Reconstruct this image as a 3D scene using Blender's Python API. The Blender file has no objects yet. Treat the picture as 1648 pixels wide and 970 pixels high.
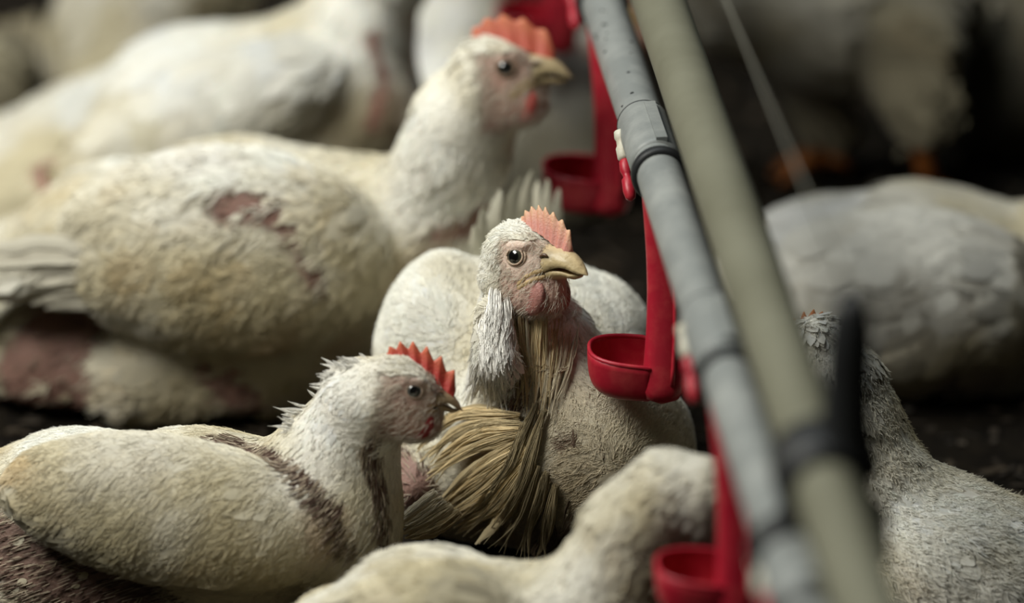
import bpy, math, random
import numpy as np
from mathutils import Vector
from mathutils.bvhtree import BVHTree

scene = bpy.context.scene
COL = scene.collection
rng = np.random.default_rng(7)
random.seed(7)

# ------------------------------------------------------------------ camera
PITCH = math.radians(22.0)
CAM = np.array([0.0, 0.0, 1.52])
W, H = 1648, 970
FPX = W * 200.0 / 36.0
cd = bpy.data.cameras.new('camera')
cd.lens = 200.0; cd.sensor_width = 36.0; cd.sensor_fit = 'HORIZONTAL'
cd.clip_start = 0.05; cd.clip_end = 100
cd.dof.use_dof = True; cd.dof.focus_distance = 3.582; cd.dof.aperture_fstop = 2.25
cam = bpy.data.objects.new('camera', cd); COL.objects.link(cam)
cam.location = CAM; cam.rotation_euler = (math.pi / 2 - PITCH, 0, 0)
scene.camera = cam
RX = np.array([1.0, 0, 0])
UP = np.array([0, math.sin(PITCH), math.cos(PITCH)])
FW = np.array([0, math.cos(PITCH), -math.sin(PITCH)])
TO = -FW

# ------------------------------------------------------------------ light
world = bpy.data.worlds.new('shed_air'); scene.world = world
world.use_nodes = True
bg = world.node_tree.nodes['Background']
bg.inputs[0].default_value = (0.66, 0.68, 0.60, 1); bg.inputs[1].default_value = 0.025

def area(name, loc, target, sx, sy, energy, color):
    l = bpy.data.lights.new(name, 'AREA'); l.shape = 'RECTANGLE'; l.size = sx; l.size_y = sy
    l.energy = energy; l.color = color
    o = bpy.data.objects.new(name, l); COL.objects.link(o)
    o.location = loc
    o.rotation_euler = (Vector(target) - Vector(loc)).to_track_quat('-Z', 'Y').to_euler()
    return o
# daylight through the long side opening of the shed; plus an unseen fill lamp added overhead
area('side_opening_daylight', (-1.8, 2.95, 2.6), (0.0, 3.5, 0.1), 2.0, 1.2, 128, (1.0, 0.985, 0.90))
area('overhead_fill', (-0.5, 4.4, 3.6), (0.0, 3.5, 0.0), 1.6, 1.0, 44, (0.90, 0.98, 1.0))
vs = scene.view_settings
vs.view_transform = 'Standard'; vs.look = 'None'; vs.gamma = 1.0; vs.use_curve_mapping = False
vs.exposure = 0.0

# ------------------------------------------------------------------ helpers
def P(px, py, d):
    return CAM + FW * d + RX * ((px - W / 2) / FPX * d) + UP * ((H / 2 - py) / FPX * d)

def ray_z(px, py, z):
    v = FW + RX * ((px - W / 2) / FPX) + UP * ((H / 2 - py) / FPX)
    t = (z - CAM[2]) / v[2]
    return CAM + v * t

def cvec(a, b, c):
    return RX * a + UP * b + TO * c

def nrm(v):
    v = np.asarray(v, float)
    return v / (np.linalg.norm(v, axis=-1, keepdims=True) + 1e-12)

_tab = np.random.default_rng(3).random((24, 24, 24))
def vnoise(p, freq, seed=0):
    q = np.asarray(p, float) * freq + seed * 7.31
    i = np.floor(q).astype(int); f = q - i; f = f * f * (3 - 2 * f)
    r = 0
    for dx in (0, 1):
        for dy in (0, 1):
            for dz in (0, 1):
                w = (f[..., 0] if dx else 1 - f[..., 0]) * (f[..., 1] if dy else 1 - f[..., 1]) * (f[..., 2] if dz else 1 - f[..., 2])
                r = r + w * _tab[(i[..., 0] + dx) % 24, (i[..., 1] + dy) % 24, (i[..., 2] + dz) % 24]
    return r

def fbm(p, freq, seed=0):
    return (vnoise(p, freq, seed) + 0.5 * vnoise(p, freq * 2.1, seed + 1) + 0.25 * vnoise(p, freq * 4.3, seed + 2)) / 1.75

# ------------------------------------------------------------------ mesh plumbing
def mesh_obj(name, verts, faces, mat, parent=None, base=None, col=None, smooth=True, normals=None):
    """faces: (n,k) int array or list of lists.  verts in world space; base is subtracted."""
    v = np.asarray(verts, float)
    if base is not None: v = v - base
    me = bpy.data.meshes.new(name)
    if isinstance(faces, np.ndarray):
        n, k = faces.shape
        me.vertices.add(len(v)); me.vertices.foreach_set('co', v.astype(np.float32).ravel())
        me.loops.add(n * k); me.loops.foreach_set('vertex_index', faces.astype(np.int32).ravel())
        me.polygons.add(n); me.polygons.foreach_set('loop_start', np.arange(0, n * k, k, dtype=np.int32))
        me.update(calc_edges=True); me.validate()
    else:
        me.from_pydata([tuple(x) for x in v], [], faces); me.update()
    if smooth: me.polygons.foreach_set('use_smooth', np.ones(len(me.polygons), bool))
    if col is not None:
        c = np.ones((len(v), 4), np.float32); c[:, :3] = col
        at = me.attributes.new('Col', 'FLOAT_COLOR', 'POINT'); at.data.foreach_set('color', c.ravel())
    if normals is not None: me.normals_split_custom_set_from_vertices(normals.astype(np.float32))
    me.materials.append(mat)
    o = bpy.data.objects.new(name, me); COL.objects.link(o)
    if parent is not None: o.parent = parent
    return o

def curves_obj(name, pts, rad, mat, parent=None, base=None, col=None):
    """pts (n,k,3) strands, rad (n,k), col (n,3)"""
    n, k, _ = pts.shape
    cu = bpy.data.hair_curves.new(name)
    cu.add_curves([k] * n)
    p = pts if base is None else pts - base
    cu.attributes['position'].data.foreach_set('vector', p.astype(np.float32).ravel())
    ra = cu.attributes.get('radius') or cu.attributes.new('radius', 'FLOAT', 'POINT')
    ra.data.foreach_set('value', rad.astype(np.float32).ravel())
    c = np.ones((n, 4), np.float32); c[:, :3] = col
    at = cu.attributes.new('Col', 'FLOAT_COLOR', 'CURVE'); at.data.foreach_set('color', c.ravel())
    cu.materials.append(mat)
    o = bpy.data.objects.new(name, cu); COL.objects.link(o)
    if parent is not None: o.parent = parent
    o['kind'] = 'stuff'
    return o

def tag(o, label=None, cat=None, group=None, kind=None):
    if label: o['label'] = label
    if cat: o['category'] = cat
    if group: o['group'] = group
    if kind: o['kind'] = kind
    return o

def revolve(profile, n=24, axis_o=(0, 0, 0), ax=(0, 0, 1), x=None, caps=True):
    """profile [(r,h)] revolved round axis; returns verts, faces"""
    ax = nrm(np.array(ax, float)); 
    if x is None:
        x = np.array([1.0, 0, 0]) if abs(ax[0]) < .8 else np.array([0, 1.0, 0])
    x = nrm(x - ax * np.dot(x, ax)); y = np.cross(ax, x)
    V = []; F = []
    for (r, h) in profile:
        for i in range(n):
            a = 2 * math.pi * i / n
            V.append(np.array(axis_o) + ax * h + (x * math.cos(a) + y * math.sin(a)) * r)
    for j in range(len(profile) - 1):
        for i in range(n):
            F.append([j * n + i, j * n + (i + 1) % n, (j + 1) * n + (i + 1) % n, (j + 1) * n + i])
    if caps:
        F.append(list(range(n))[::-1]); F.append([(len(profile) - 1) * n + i for i in range(n)])
    return np.array(V), F

def tube(path, rads, n=10):
    path = np.array(path, float); m = len(path)
    rads = np.broadcast_to(np.asarray(rads, float), (m,))
    T = nrm(np.gradient(path, axis=0)); ref = np.array([0.13, 0.31, 0.94])
    if abs(np.dot(T[0], nrm(ref))) > .9: ref = np.array([1.0, 0.1, 0])
    V = []; F = []
    x = nrm(np.cross(ref, T[0]))
    for i in range(m):
        x = nrm(x - T[i] * np.dot(x, T[i])); y = np.cross(T[i], x)
        for k in range(n):
            a = 2 * math.pi * k / n
            V.append(path[i] + (x * math.cos(a) + y * math.sin(a)) * rads[i])
    for j in range(m - 1):
        for i in range(n):
            F.append([j * n + i, j * n + (i + 1) % n, (j + 1) * n + (i + 1) % n, (j + 1) * n + i])
    F.append(list(range(n))[::-1]); F.append([(m - 1) * n + i for i in range(n)])
    return np.array(V), F

def merge(parts):
    V = []; F = []; o = 0
    for v, f in parts:
        V.append(np.asarray(v)); F += [[i + o for i in q] for q in f]; o += len(v)
    return np.concatenate(V), F

def boxv(c, ax, ay, az, taper=1.0):
    c = np.array(c, float); V = []
    for k in (-1, 1):
        t = 1.0 if k < 0 else taper
        for (i, j) in ((-1, -1), (1, -1), (1, 1), (-1, 1)):
            V.append(c + np.array(ax) * i * t + np.array(ay) * j * t + np.array(az) * k)
    return np.array(V), [[3, 2, 1, 0], [4, 5, 6, 7], [0, 1, 5, 4], [1, 2, 6, 5], [2, 3, 7, 6], [3, 0, 4, 7]]

# ------------------------------------------------------------------ materials
def new_mat(name):
    m = bpy.data.materials.new(name); m.use_nodes = True
    nt = m.node_tree; b = nt.nodes['Principled BSDF']
    return m, nt, b

def bump(nt, b, scale, strength, dist, detail=4, src='Object'):
    tc = nt.nodes.new('ShaderNodeTexCoord'); no = nt.nodes.new('ShaderNodeTexNoise')
    no.inputs['Scale'].default_value = scale; no.inputs['Detail'].default_value = detail
    nt.links.new(tc.outputs[src], no.inputs['Vector'])
    bp = nt.nodes.new('ShaderNodeBump'); bp.inputs['Strength'].default_value = strength; bp.inputs['Distance'].default_value = dist
    nt.links.new(no.outputs['Fac'], bp.inputs['Height']); nt.links.new(bp.outputs['Normal'], b.inputs['Normal'])
    return no

def attr_mat(name, rough=.8, spec=.2, noise=None, sss=0, sheen=0, translucent=0, coat=0):
    m, nt, b = new_mat(name)
    a = nt.nodes.new('ShaderNodeAttribute'); a.attribute_name = 'Col'
    nt.links.new(a.outputs['Color'], b.inputs['Base Color'])
    b.inputs['Roughness'].default_value = rough
    b.inputs['Specular IOR Level'].default_value = spec
    if sheen: b.inputs['Sheen Weight'].default_value = sheen; b.inputs['Sheen Roughness'].default_value = .5
    if sss:
        b.inputs['Subsurface Weight'].default_value = sss
        b.inputs['Subsurface Radius'].default_value = (.004, .0015, .0008); b.inputs['Subsurface Scale'].default_value = 1
    if coat: b.inputs['Coat Weight'].default_value = coat; b.inputs['Coat Roughness'].default_value = .15
    if noise: bump(nt, b, *noise)
    if translucent:
        tr = nt.nodes.new('ShaderNodeBsdfTranslucent'); mx = nt.nodes.new('ShaderNodeMixShader')
        nt.links.new(a.outputs['Color'], tr.inputs['Color']); mx.inputs[0].default_value = translucent
        out = nt.nodes['Material Output']
        nt.links.new(b.outputs[0], mx.inputs[1]); nt.links.new(tr.outputs[0], mx.inputs[2]); nt.links.new(mx.outputs[0], out.inputs['Surface'])
    return m

def plain_mat(name, color, rough=.6, spec=.3, var=None, noise=None, metal=0):
    m, nt, b = new_mat(name)
    b.inputs['Roughness'].default_value = rough; b.inputs['Specular IOR Level'].default_value = spec
    b.inputs['Metallic'].default_value = metal
    b.inputs['Base Color'].default_value = (*color, 1)
    if noise: bump(nt, b, *noise)
    if var:                                    # var: (second colour, scale, lo, hi)
        tc = nt.nodes.new('ShaderNodeTexCoord'); no = nt.nodes.new('ShaderNodeTexNoise')
        no.inputs['Scale'].default_value = var[1]; no.inputs['Detail'].default_value = 8; no.inputs['Roughness'].default_value = .65
        nt.links.new(tc.outputs['Object'], no.inputs['Vector'])
        cr = nt.nodes.new('ShaderNodeValToRGB')
        cr.color_ramp.elements[0].position = var[2]; cr.color_ramp.elements[0].color = (*color, 1)
        cr.color_ramp.elements[1].position = var[3]; cr.color_ramp.elements[1].color = (*var[0], 1)
        nt.links.new(no.outputs['Fac'], cr.inputs[0]); nt.links.new(cr.outputs[0], b.inputs['Base Color'])
    return m

M_SKIN = attr_mat('bird_skin', .62, .3, (520, .55, .0016, 5), sss=.12)
M_PLUME = attr_mat('feather_vane', .85, .12, (900, .25, .0006, 3), sheen=.15, translucent=.15)
M_FLUFF = attr_mat('feather_barbs', .85, .12)
M_COMB = attr_mat('comb_flesh', .5, .35, (700, .5, .001, 4), sss=.25)
M_BEAK = attr_mat('beak_horn', .42, .4, (260, .5, .0014, 6), coat=.12)
M_EYE = attr_mat('eye_gloss', .08, .6, coat=1.0)
M_RED = plain_mat('red_plastic', (.36, .010, .026), .42, .4, ((.46, .045, .05), 70, .45, .8), (140, .2, .001))
M_GREY = plain_mat('grey_pipe_plastic', (.20, .212, .206), .45, .4, ((.31, .32, .305), 26, .45, .75), (160, .3, .001))
M_CREAM = plain_mat('cream_pipe', (.165, .162, .118), .55, .3, ((.125, .122, .085), 9, .4, .7))
M_BLACK = plain_mat('black_plastic', (.016, .017, .018), .5, .35)
M_WHITE = plain_mat('white_nipple_plastic', (.55, .53, .44), .5, .4, ((.38, .34, .25), 120, .45, .7))
M_CORD = plain_mat('grey_cord', (.15, .145, .12), .8, .1)

# litter floor
M_LITTER, nt, b = new_mat('dark_litter')
b.inputs['Roughness'].default_value = .95; b.inputs['Specular IOR Level'].default_value = .1
tc = nt.nodes.new('ShaderNodeTexCoord'); no = nt.nodes.new('ShaderNodeTexNoise')
no.inputs['Scale'].default_value = 38; no.inputs['Detail'].default_value = 9; no.inputs['Roughness'].default_value = .7
nt.links.new(tc.outputs['Object'], no.inputs['Vector'])
cr = nt.nodes.new('ShaderNodeValToRGB')
cr.color_ramp.elements[0].position = .35; cr.color_ramp.elements[0].color = (.006, .005, .004, 1)
cr.color_ramp.elements[1].position = .75; cr.color_ramp.elements[1].color = (.032, .024, .015, 1)
nt.links.new(no.outputs['Fac'], cr.inputs[0]); nt.links.new(cr.outputs[0], b.inputs['Base Color'])
bp = nt.nodes.new('ShaderNodeBump'); bp.inputs['Strength'].default_value = .9; bp.inputs['Distance'].default_value = .02
nt.links.new(no.outputs['Fac'], bp.inputs['Height']); nt.links.new(bp.outputs['Normal'], b.inputs['Normal'])

# ------------------------------------------------------------------ floor
gx = np.linspace(-5, 5, 121); gy = np.linspace(-1, 11, 145)
XX, YY = np.meshgrid(gx, gy, indexing='ij')
gp = np.stack([XX, YY, np.zeros_like(XX)], -1).reshape(-1, 3)
gp[:, 2] = (fbm(gp, 5.0, 5) - .5) * .02 - .008
ix = np.arange(121 * 145).reshape(121, 145)
gf = np.stack([ix[:-1, :-1], ix[1:, :-1], ix[1:, 1:], ix[:-1, 1:]], -1).reshape(-1, 4)
fl = mesh_obj('floor', gp, gf, M_LITTER); tag(fl, 'dark brown litter covering the shed floor', 'floor', kind='structure')
# shed shell (outside the picture)
M_WALL = plain_mat('shed_wall_boards', (.13, .12, .10), .85, .1, ((.08, .075, .06), 3, .4, .7))
def shell(name, a, b, label):
    a, b = np.array(a, float), np.array(b, float); c = (a + b) / 2; h = (b - a) / 2
    v, f = boxv(c, [h[0], 0, 0], [0, h[1], 0], [0, 0, h[2]])
    o = mesh_obj(name, v, f, M_WALL, None, c, smooth=False); o.location = c; tag(o, label, None, kind='structure')
shell('wall_left', (-5.1, -1.1, -.1), (-5.0, 11.1, 3.9), 'dark boarded side wall of the shed')
shell('wall_right', (5.0, -1.1, -.1), (5.1, 11.1, 3.9), 'dark boarded far side wall of the shed')
shell('wall_back', (-5.0, 11.0, -.1), (5.0, 11.1, 3.9), 'dark boarded end wall of the shed')
shell('wall_front', (-5.0, -1.1, -.1), (5.0, -1.0, 3.9), 'dark boarded wall behind the viewer')
shell('ceiling', (-5.1, -1.1, 3.9), (5.1, 11.1, 4.0), 'dark shed ceiling')
# loose litter shavings near the birds
n = 5000
sp = np.stack([rng.uniform(-.5, .7, n), rng.uniform(2.9, 4.6, n), np.zeros(n)], -1)
sp[:, 2] = (fbm(sp, 5.0, 5) - .5) * .02 - .006
a = rng.uniform(0, 6.283, n); ln = rng.uniform(.003, .012, n); wd = rng.uniform(.0008, .003, n)
dv = np.stack([np.cos(a), np.sin(a), rng.uniform(-.3, .3, n)], -1); sv = np.stack([-np.sin(a), np.cos(a), rng.uniform(-.3, .3, n)], -1)
q = np.stack([sp - dv * ln[:, None] - sv * wd[:, None], sp + dv * ln[:, None] - sv * wd[:, None], sp + dv * ln[:, None] + sv * wd[:, None], sp - dv * ln[:, None] + sv * wd[:, None]], 1).reshape(-1, 3)
sc_ = np.repeat(np.array([.05, .036, .022]) * rng.uniform(.3, 1.3, (n, 1)), 4, 0)
lo = mesh_obj('litter_shavings', q, np.arange(4 * n).reshape(n, 4), M_PLUME, fl, col=sc_, smooth=False)
tag(lo, kind='stuff')

# ------------------------------------------------------------------ implicit bodies
def sd_cone(p, a, b, r1, r2):
    ba = b - a; L = np.dot(ba, ba) + 1e-12
    pa = p - a
    t = np.clip((pa @ ba) / L, 0, 1)
    return np.sqrt(((pa - t[..., None] * ba) ** 2).sum(-1)) - (r1 + t * (r2 - r1))

def sd_ell(p, c, A, r):
    q = (p - c) @ A.T                              # rows of A: axes
    k0 = np.sqrt(((q / r) ** 2).sum(-1)); k1 = np.sqrt(((q / (r * r)) ** 2).sum(-1)) + 1e-9
    return k0 * (k0 - 1) / k1

def smin(a, b, k):
    h = np.clip(.5 + .5 * (b - a) / k, 0, 1)
    return b + (a - b) * h - k * h * (1 - h)

def surface_nets(vol, org, h):
    ins = vol < 0
    nx, ny, nz = vol.shape
    cnt = np.zeros((nx - 1, ny - 1, nz - 1), np.int8)
    for dx in (0, 1):
        for dy in (0, 1):
            for dz in (0, 1):
                cnt += ins[dx:nx - 1 + dx, dy:ny - 1 + dy, dz:nz - 1 + dz]
    act = (cnt > 0) & (cnt < 8)
    idx = np.full(act.shape, -1, np.int64); cells = np.argwhere(act); idx[act] = np.arange(len(cells))
    cor = [(i, j, k) for i in (0, 1) for j in (0, 1) for k in (0, 1)]
    cv = np.stack([vol[cells[:, 0] + c[0], cells[:, 1] + c[1], cells[:, 2] + c[2]] for c in cor], 1)
    acc = np.zeros((len(cells), 3)); num = np.zeros(len(cells))
    for i in range(8):
        for j in range(i + 1, 8):
            d = np.abs(np.array(cor[i]) - np.array(cor[j])).sum()
            if d != 1: continue
            va, vb = cv[:, i], cv[:, j]; m = (va < 0) != (vb < 0)
            t = np.where(m, va / (va - vb + 1e-20), 0)
            pt = np.array(cor[i])[None] + t[:, None] * (np.array(cor[j]) - np.array(cor[i]))[None]
            acc[m] += pt[m]; num[m] += 1
    V = org + (cells + acc / num[:, None]) * h
    F = []
    for ax in range(3):
        a1, a2 = [(1, 2), (2, 0), (0, 1)][ax]
        s0 = [slice(None)] * 3; s1 = [slice(None)] * 3
        s0[ax] = slice(0, -1); s1[ax] = slice(1, None)
        e = ins[tuple(s0)] != ins[tuple(s1)]
        g = np.argwhere(e)
        g = g[(g[:, a1] > 0) & (g[:, a2] > 0) & (g[:, a1] < vol.shape[a1] - 1) & (g[:, a2] < vol.shape[a2] - 1)]
        o1 = np.zeros(3, int); o1[a1] = 1; o2 = np.zeros(3, int); o2[a2] = 1
        q = np.stack([idx[tuple((g - o).T)] for o in (o1 + o2, o2, 0 * o1, o1)], 1)
        fl_ = ~ins[tuple(g.T)]
        q[fl_] = q[fl_][:, ::-1]
        F.append(q)
    return V, np.concatenate(F)

def vnormals(V, F):
    n = np.cross(V[F[:, 2]] - V[F[:, 0]], V[F[:, 3]] - V[F[:, 1]])
    N = np.zeros_like(V)
    for k in range(4): np.add.at(N, F[:, k], n)
    return nrm(N)

# ------------------------------------------------------------------ feather builders
BS = np.array([0, .22, .5, .78, 1.0])
BW = np.array([.35, .85, 1.0, .78, .12])
def blades(p, n, d, L, Wd, col, lift=.12, R=.08, parent=None, base=None, name='plumage', camber=.14):
    N = len(p); s = nrm(np.cross(n, d)); st = len(BS)
    V = np.zeros((N, st, 3, 3)); C = np.zeros((N, st, 3, 3)); NN = np.zeros((N, st, 3, 3))
    tj = rng.normal(0, .07, (N, 3))
    ph = rng.uniform(-.15, .15, N)
    for i, (t, w) in enumerate(zip(BS, BW)):
        hgt = .0007 + lift * L * t * (1.15 - .5 * t) - (L * t) ** 2 / (2 * R)
        ctr = p + d * (L * t)[:, None] + n * hgt[:, None] + s * (ph * L * t * t)[:, None]
        for j, c in enumerate((-1, 0, 1)):
            ww = Wd * w * .5 * (1 + rng.uniform(-.2, .2, N) * (abs(c)))
            V[:, i, j] = ctr + s * (c * ww)[:, None] - n * (abs(c) * ww * camber)[:, None]
            C[:, i, j] = col * (0.93 + .07 * t)
            NN[:, i, j] = nrm(n + s * (c * .10) + d * (.10 * t - .03) + tj)
    idx = np.arange(N * st * 3).reshape(N, st, 3)
    F = np.stack([idx[:, :-1, :-1], idx[:, 1:, :-1], idx[:, 1:, 1:], idx[:, :-1, 1:]], -1).reshape(-1, 4)
    o = mesh_obj(name, V.reshape(-1, 3), F, M_PLUME, parent, base, C.reshape(-1, 3), normals=NN.reshape(-1, 3))
    o['kind'] = 'stuff'
    return o

def barbs(p, n, d, L, Wd, col, nb=14, rad=.00028, lift=.2, R=.08, rough=.12):
    """each feather becomes nb strands fanning off a central shaft"""
    N = len(p); s = nrm(np.cross(n, d))
    t0 = rng.uniform(.05, .75, (N, nb)); side = rng.uniform(-1, 1, (N, nb))
    e = np.clip(t0 + rng.uniform(.3, .5, (N, nb)), 0, 1.12)
    pts = np.zeros((N, nb, 4, 3))
    for k, u in enumerate((0, .35, .7, 1.0)):
        t = t0 + (e - t0) * u
        off = side * Wd[:, None] * .5 * np.sin(np.clip(u, 0, 1) * 1.4) * (1 - .45 * np.clip(t, 0, 1) ** 3)
        h = .0006 + lift * L[:, None] * t * (1.15 - .5 * t) - (L[:, None] * t) ** 2 / (2 * R) + rng.normal(0, rough, (N, nb)) * L[:, None] * u * u * .5
        pts[:, :, k] = p[:, None] + d[:, None] * (L[:, None] * t)[..., None] + s[:, None] * off[..., None] + n[:, None] * h[..., None]
    pts = pts.reshape(-1, 4, 3)
    r = rad * np.array([1, 1, .8, .35])[None] * rng.uniform(.7, 1.3, (len(pts), 1))
    c = np.repeat(col, nb, 0) * rng.uniform(.88, 1.1, (len(pts), 1))
    return pts, r, c

def clump_strands(guide, n, rad, tip=.15, sr=.00022, col=(.4, .3, .16), spread0=.5):
    """n strands following a 3-D guide line inside a lens-shaped envelope"""
    g = np.asarray(guide, float); K = 9
    L = np.concatenate([[0], np.cumsum(np.linalg.norm(np.diff(g, axis=0), axis=1))]); L /= L[-1]
    t = np.linspace(0, 1, K)
    # smooth resample (Catmull style through np.interp then blur)
    c = np.stack([np.interp(t, L, g[:, i]) for i in range(3)], -1)
    for _ in range(2): c[1:-1] = .25 * c[:-2] + .5 * c[1:-1] + .25 * c[2:]
    T = nrm(np.gradient(c, axis=0)); s = nrm(np.cross(T, TO)); b_ = nrm(np.cross(s, T))
    a = rng.uniform(0, 6.283, n); rr = np.sqrt(rng.uniform(0, 1, n))
    env = rad * (spread0 + (1 - spread0) * np.sin(np.pi * np.clip(t * .9 + .1, 0, 1))) * (1 - (1 - tip) * t ** 2)
    pts = c[None] + s[None] * (np.cos(a) * rr)[:, None, None] * env[None, :, None] + b_[None] * (np.sin(a) * rr * .45)[:, None, None] * env[None, :, None]
    pts += rng.normal(0, rad * .06, pts.shape)
    ln = rng.uniform(.75, 1.05, n)
    # shorten strands
    pts = np.stack([np.stack([np.interp(t * l_, t, pts[i, :, k]) for k in range(3)], -1) for i, l_ in enumerate(ln)])
    r = sr * (np.linspace(1.1, .35, K) * np.minimum(1, .35 + np.arange(K) * .35))[None] * rng.uniform(.7, 1.4, (n, 1))
    cc = np.array(col)[None] * rng.uniform(.6, 1.25, (n, 1)) * np.array([1, 1, 1])
    return pts, r, cc

class Strands:
    def __init__(s): s.d = {}
    def add(s, pts, r, c): s.d.setdefault(pts.shape[1], []).append((pts, r, c))
    def build(s, name, parent, base):
        for k, lst in s.d.items():
            curves_obj(name, np.concatenate([x[0] for x in lst]), np.concatenate([x[1] for x in lst]), M_FLUFF, parent, base, np.concatenate([x[2] for x in lst]))

def big_feather(name, guide, width, col, parent, base, nrml=None, twist=0.0, split=True, t0=.7):
    """one long flight or tail feather: vane with shaft ridge and a few splits along its edge"""
    g = np.asarray(guide, float); K = 15; t = np.linspace(0, 1, K)
    L = np.concatenate([[0], np.cumsum(np.linalg.norm(np.diff(g, axis=0), axis=1))]); L /= L[-1]
    c = np.stack([np.interp(t, L, g[:, i]) for i in range(3)], -1)
    for _ in range(2): c[1:-1] = .25 * c[:-2] + .5 * c[1:-1] + .25 * c[2:]
    T = nrm(np.gradient(c, axis=0)); nn = TO if nrml is None else nrml
    s = nrm(np.cross(T, nn)); m = nrm(np.cross(s, T))
    V = []; cl = []
    for i in range(K):
        w = width * .5 * min(1, .25 + 3.2 * t[i]) * (1 - .93 * max(0, t[i] - t0) / (1 - t0)) ** .75
        for c_ in (-1, -.5, 0, .5, 1):
            jag = 1 + (random.uniform(-.22, .1) if split and abs(c_) == 1 else 0)
            V.append(c[i] + s[i] * c_ * w * jag + m[i] * ((1 - abs(c_)) * width * .10 + c_ * twist * width))
            cl.append(np.array(col) * (1.04 if c_ == 0 else random.uniform(.9, 1.0)))
    ix = np.arange(K * 5).reshape(K, 5)
    F = np.stack([ix[:-1, :-1], ix[:-1, 1:], ix[1:, 1:], ix[1:, :-1]], -1).reshape(-1, 4)
    return mesh_obj(name, V, F, M_PLUME, parent, base, np.array(cl))

# ------------------------------------------------------------------ head furniture
class Frame:
    def __init__(s, c, f, u, sc):
        s.c = np.asarray(c); s.x = nrm(f); u = np.asarray(u); s.z = nrm(u - s.x * np.dot(u, s.x)); s.y = np.cross(s.z, s.x); s.s = sc
        s.A = np.stack([s.x, s.y, s.z])
    def w(s, p):
        p = np.asarray(p, float) * (s.s * .001); return s.c + p @ s.A
    def loc(s, p): return ((p - s.c) @ s.A.T) / (s.s * .001)

def head_prims(fr):
    m = .001 * fr.s
    E = lambda c, r, k: (k, lambda p, c=fr.w(c), r=np.array(r) * m: sd_ell(p, c, fr.A, r))
    return [E((-1, 0, 1), (20.5, 18.5, 20), .008), E((13, 0, -3), (18, 14.5, 14.5), .008), E((4, 0, -14), (19, 15, 14), .008), E((18, 0, -13), (12, 9, 8), .007), E((13, 0, -21), (17, 12.5, 10), .008),
            E((10, -12.5, 8.5), (11, 6, 4), .004), E((10, 12.5, 8.5), (11, 6, 4), .004),
            E((-9, -13, -9), (8, 5, 9), .005), E((-9, 13, -9), (8, 5, 9), .005)]

def make_beak(fr, parent, base, c1, c2, openm=0.0, bl=1.0, bh=1.0):
    K, M = 14, 14
    def loft(lower):
        V = []; cl = []
        for i in range(K):
            t = i / (K - 1)
            if not lower:
                x = 20 + (33 * t - 3 * t ** 4) * bl
                top = 9.5 * bh - (9.5 * bh + 9.5) * (.42 * t ** 1.5 + .58 * t ** 3.6)
                bot = -9.5 + 6.0 * math.sin(min(t * 1.25, 1) * math.pi * .8) - 2.3 * t ** 3
                w = 10.8 * (1 - t ** 1.5) ** .75 + .5
                zc = bot
                for k in range(M):
                    a = math.pi * k / (M - 1)
                    V.append((x, w * math.cos(a), bot + max(top - bot, .4) * (max(math.sin(a), 0) ** .8)))
                    sh = .82 + .18 * t
                    nost = math.exp(-((x - 29) ** 2 / 8 + (V[-1][2] - 3) ** 2 / 4)) 
                    cl.append(np.array(c1) * sh * (1 - .55 * nost) * (.9 + .1 * math.sin(k)) + (np.array(c2) - np.array(c1)) * max(0, math.sin(a)) ** 3 * .5 * (1 - t))
            else:
                x = 19 + 28 * t * bl
                top = -10.0 + 5.2 * math.sin(min(t * 1.3, 1) * math.pi * .75) - 1.6 * t - openm * t
                bot = top - 6.0 * (1 - t) ** .6 - .4
                w = 9.8 * (1 - t ** 1.6) ** .75 + .4
                for k in range(M):
                    a = math.pi * k / (M - 1)
                    V.append((x, w * math.cos(a), top - (top - bot) * max(math.sin(a), 0) ** .8))
                    cl.append(np.array(c1) * (.86 + .12 * t))
        F = []
        for i in range(K - 1):
            for k in range(M):
                k2 = (k + 1) % M
                F.append([i * M + k, i * M + k2, (i + 1) * M + k2, (i + 1) * M + k])
        F.append(list(range(M))); F.append([(K - 1) * M + k for k in range(M)])
        return fr.w(np.array(V)), F, np.array(cl)
    v, f, c = loft(False); up = mesh_obj('beak', v, f, M_BEAK, parent, base, c)
    v, f, c = loft(True); mesh_obj('lower_beak', v, f, M_BEAK, up, base, c)
    for sd in (-1, 1):
        for nm, dz, rr, cm in (('gape', 1.0, 1.9, .95), ('gape', -2.6, 1.7, .85), ('mouth_line', -.9, 1.15, .16)):
            v, f = tube(fr.w(np.array([(27, sd * 9.0, -6.0 + dz), (22, sd * 10.6, -7.0 + dz), (17, sd * 12.4, -9.2 + dz), (12.5, sd * 13.8, -12.6 + dz * .7), (9.5, sd * 14.2, -16.0)])), np.array([.7, 1.0, 1.0, .9, .4]) * rr * .001 * fr.s, 10)
            mesh_obj(nm, v, f, M_SKIN, up, base, np.tile(np.array(c1) * cm * np.array([1, .92, .9]), (len(v), 1)))
    for sd in (-1, 1):
        pts = [(24.5 + 5.5 * t, sd * (10.4 - 1.0 * t), 1.8 + 1.4 * math.sin(t * 3)) for t in np.linspace(0, 1, 6)]
        v, f = tube(fr.w(np.array(pts)), np.array([.3, .8, 1.0, 1.0, .8, .3]) * .001 * fr.s, 8)
        mesh_obj('nostril', v, f, M_BEAK, up, base, np.tile(np.array([.10, .055, .03]), (len(v), 1)))

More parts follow.
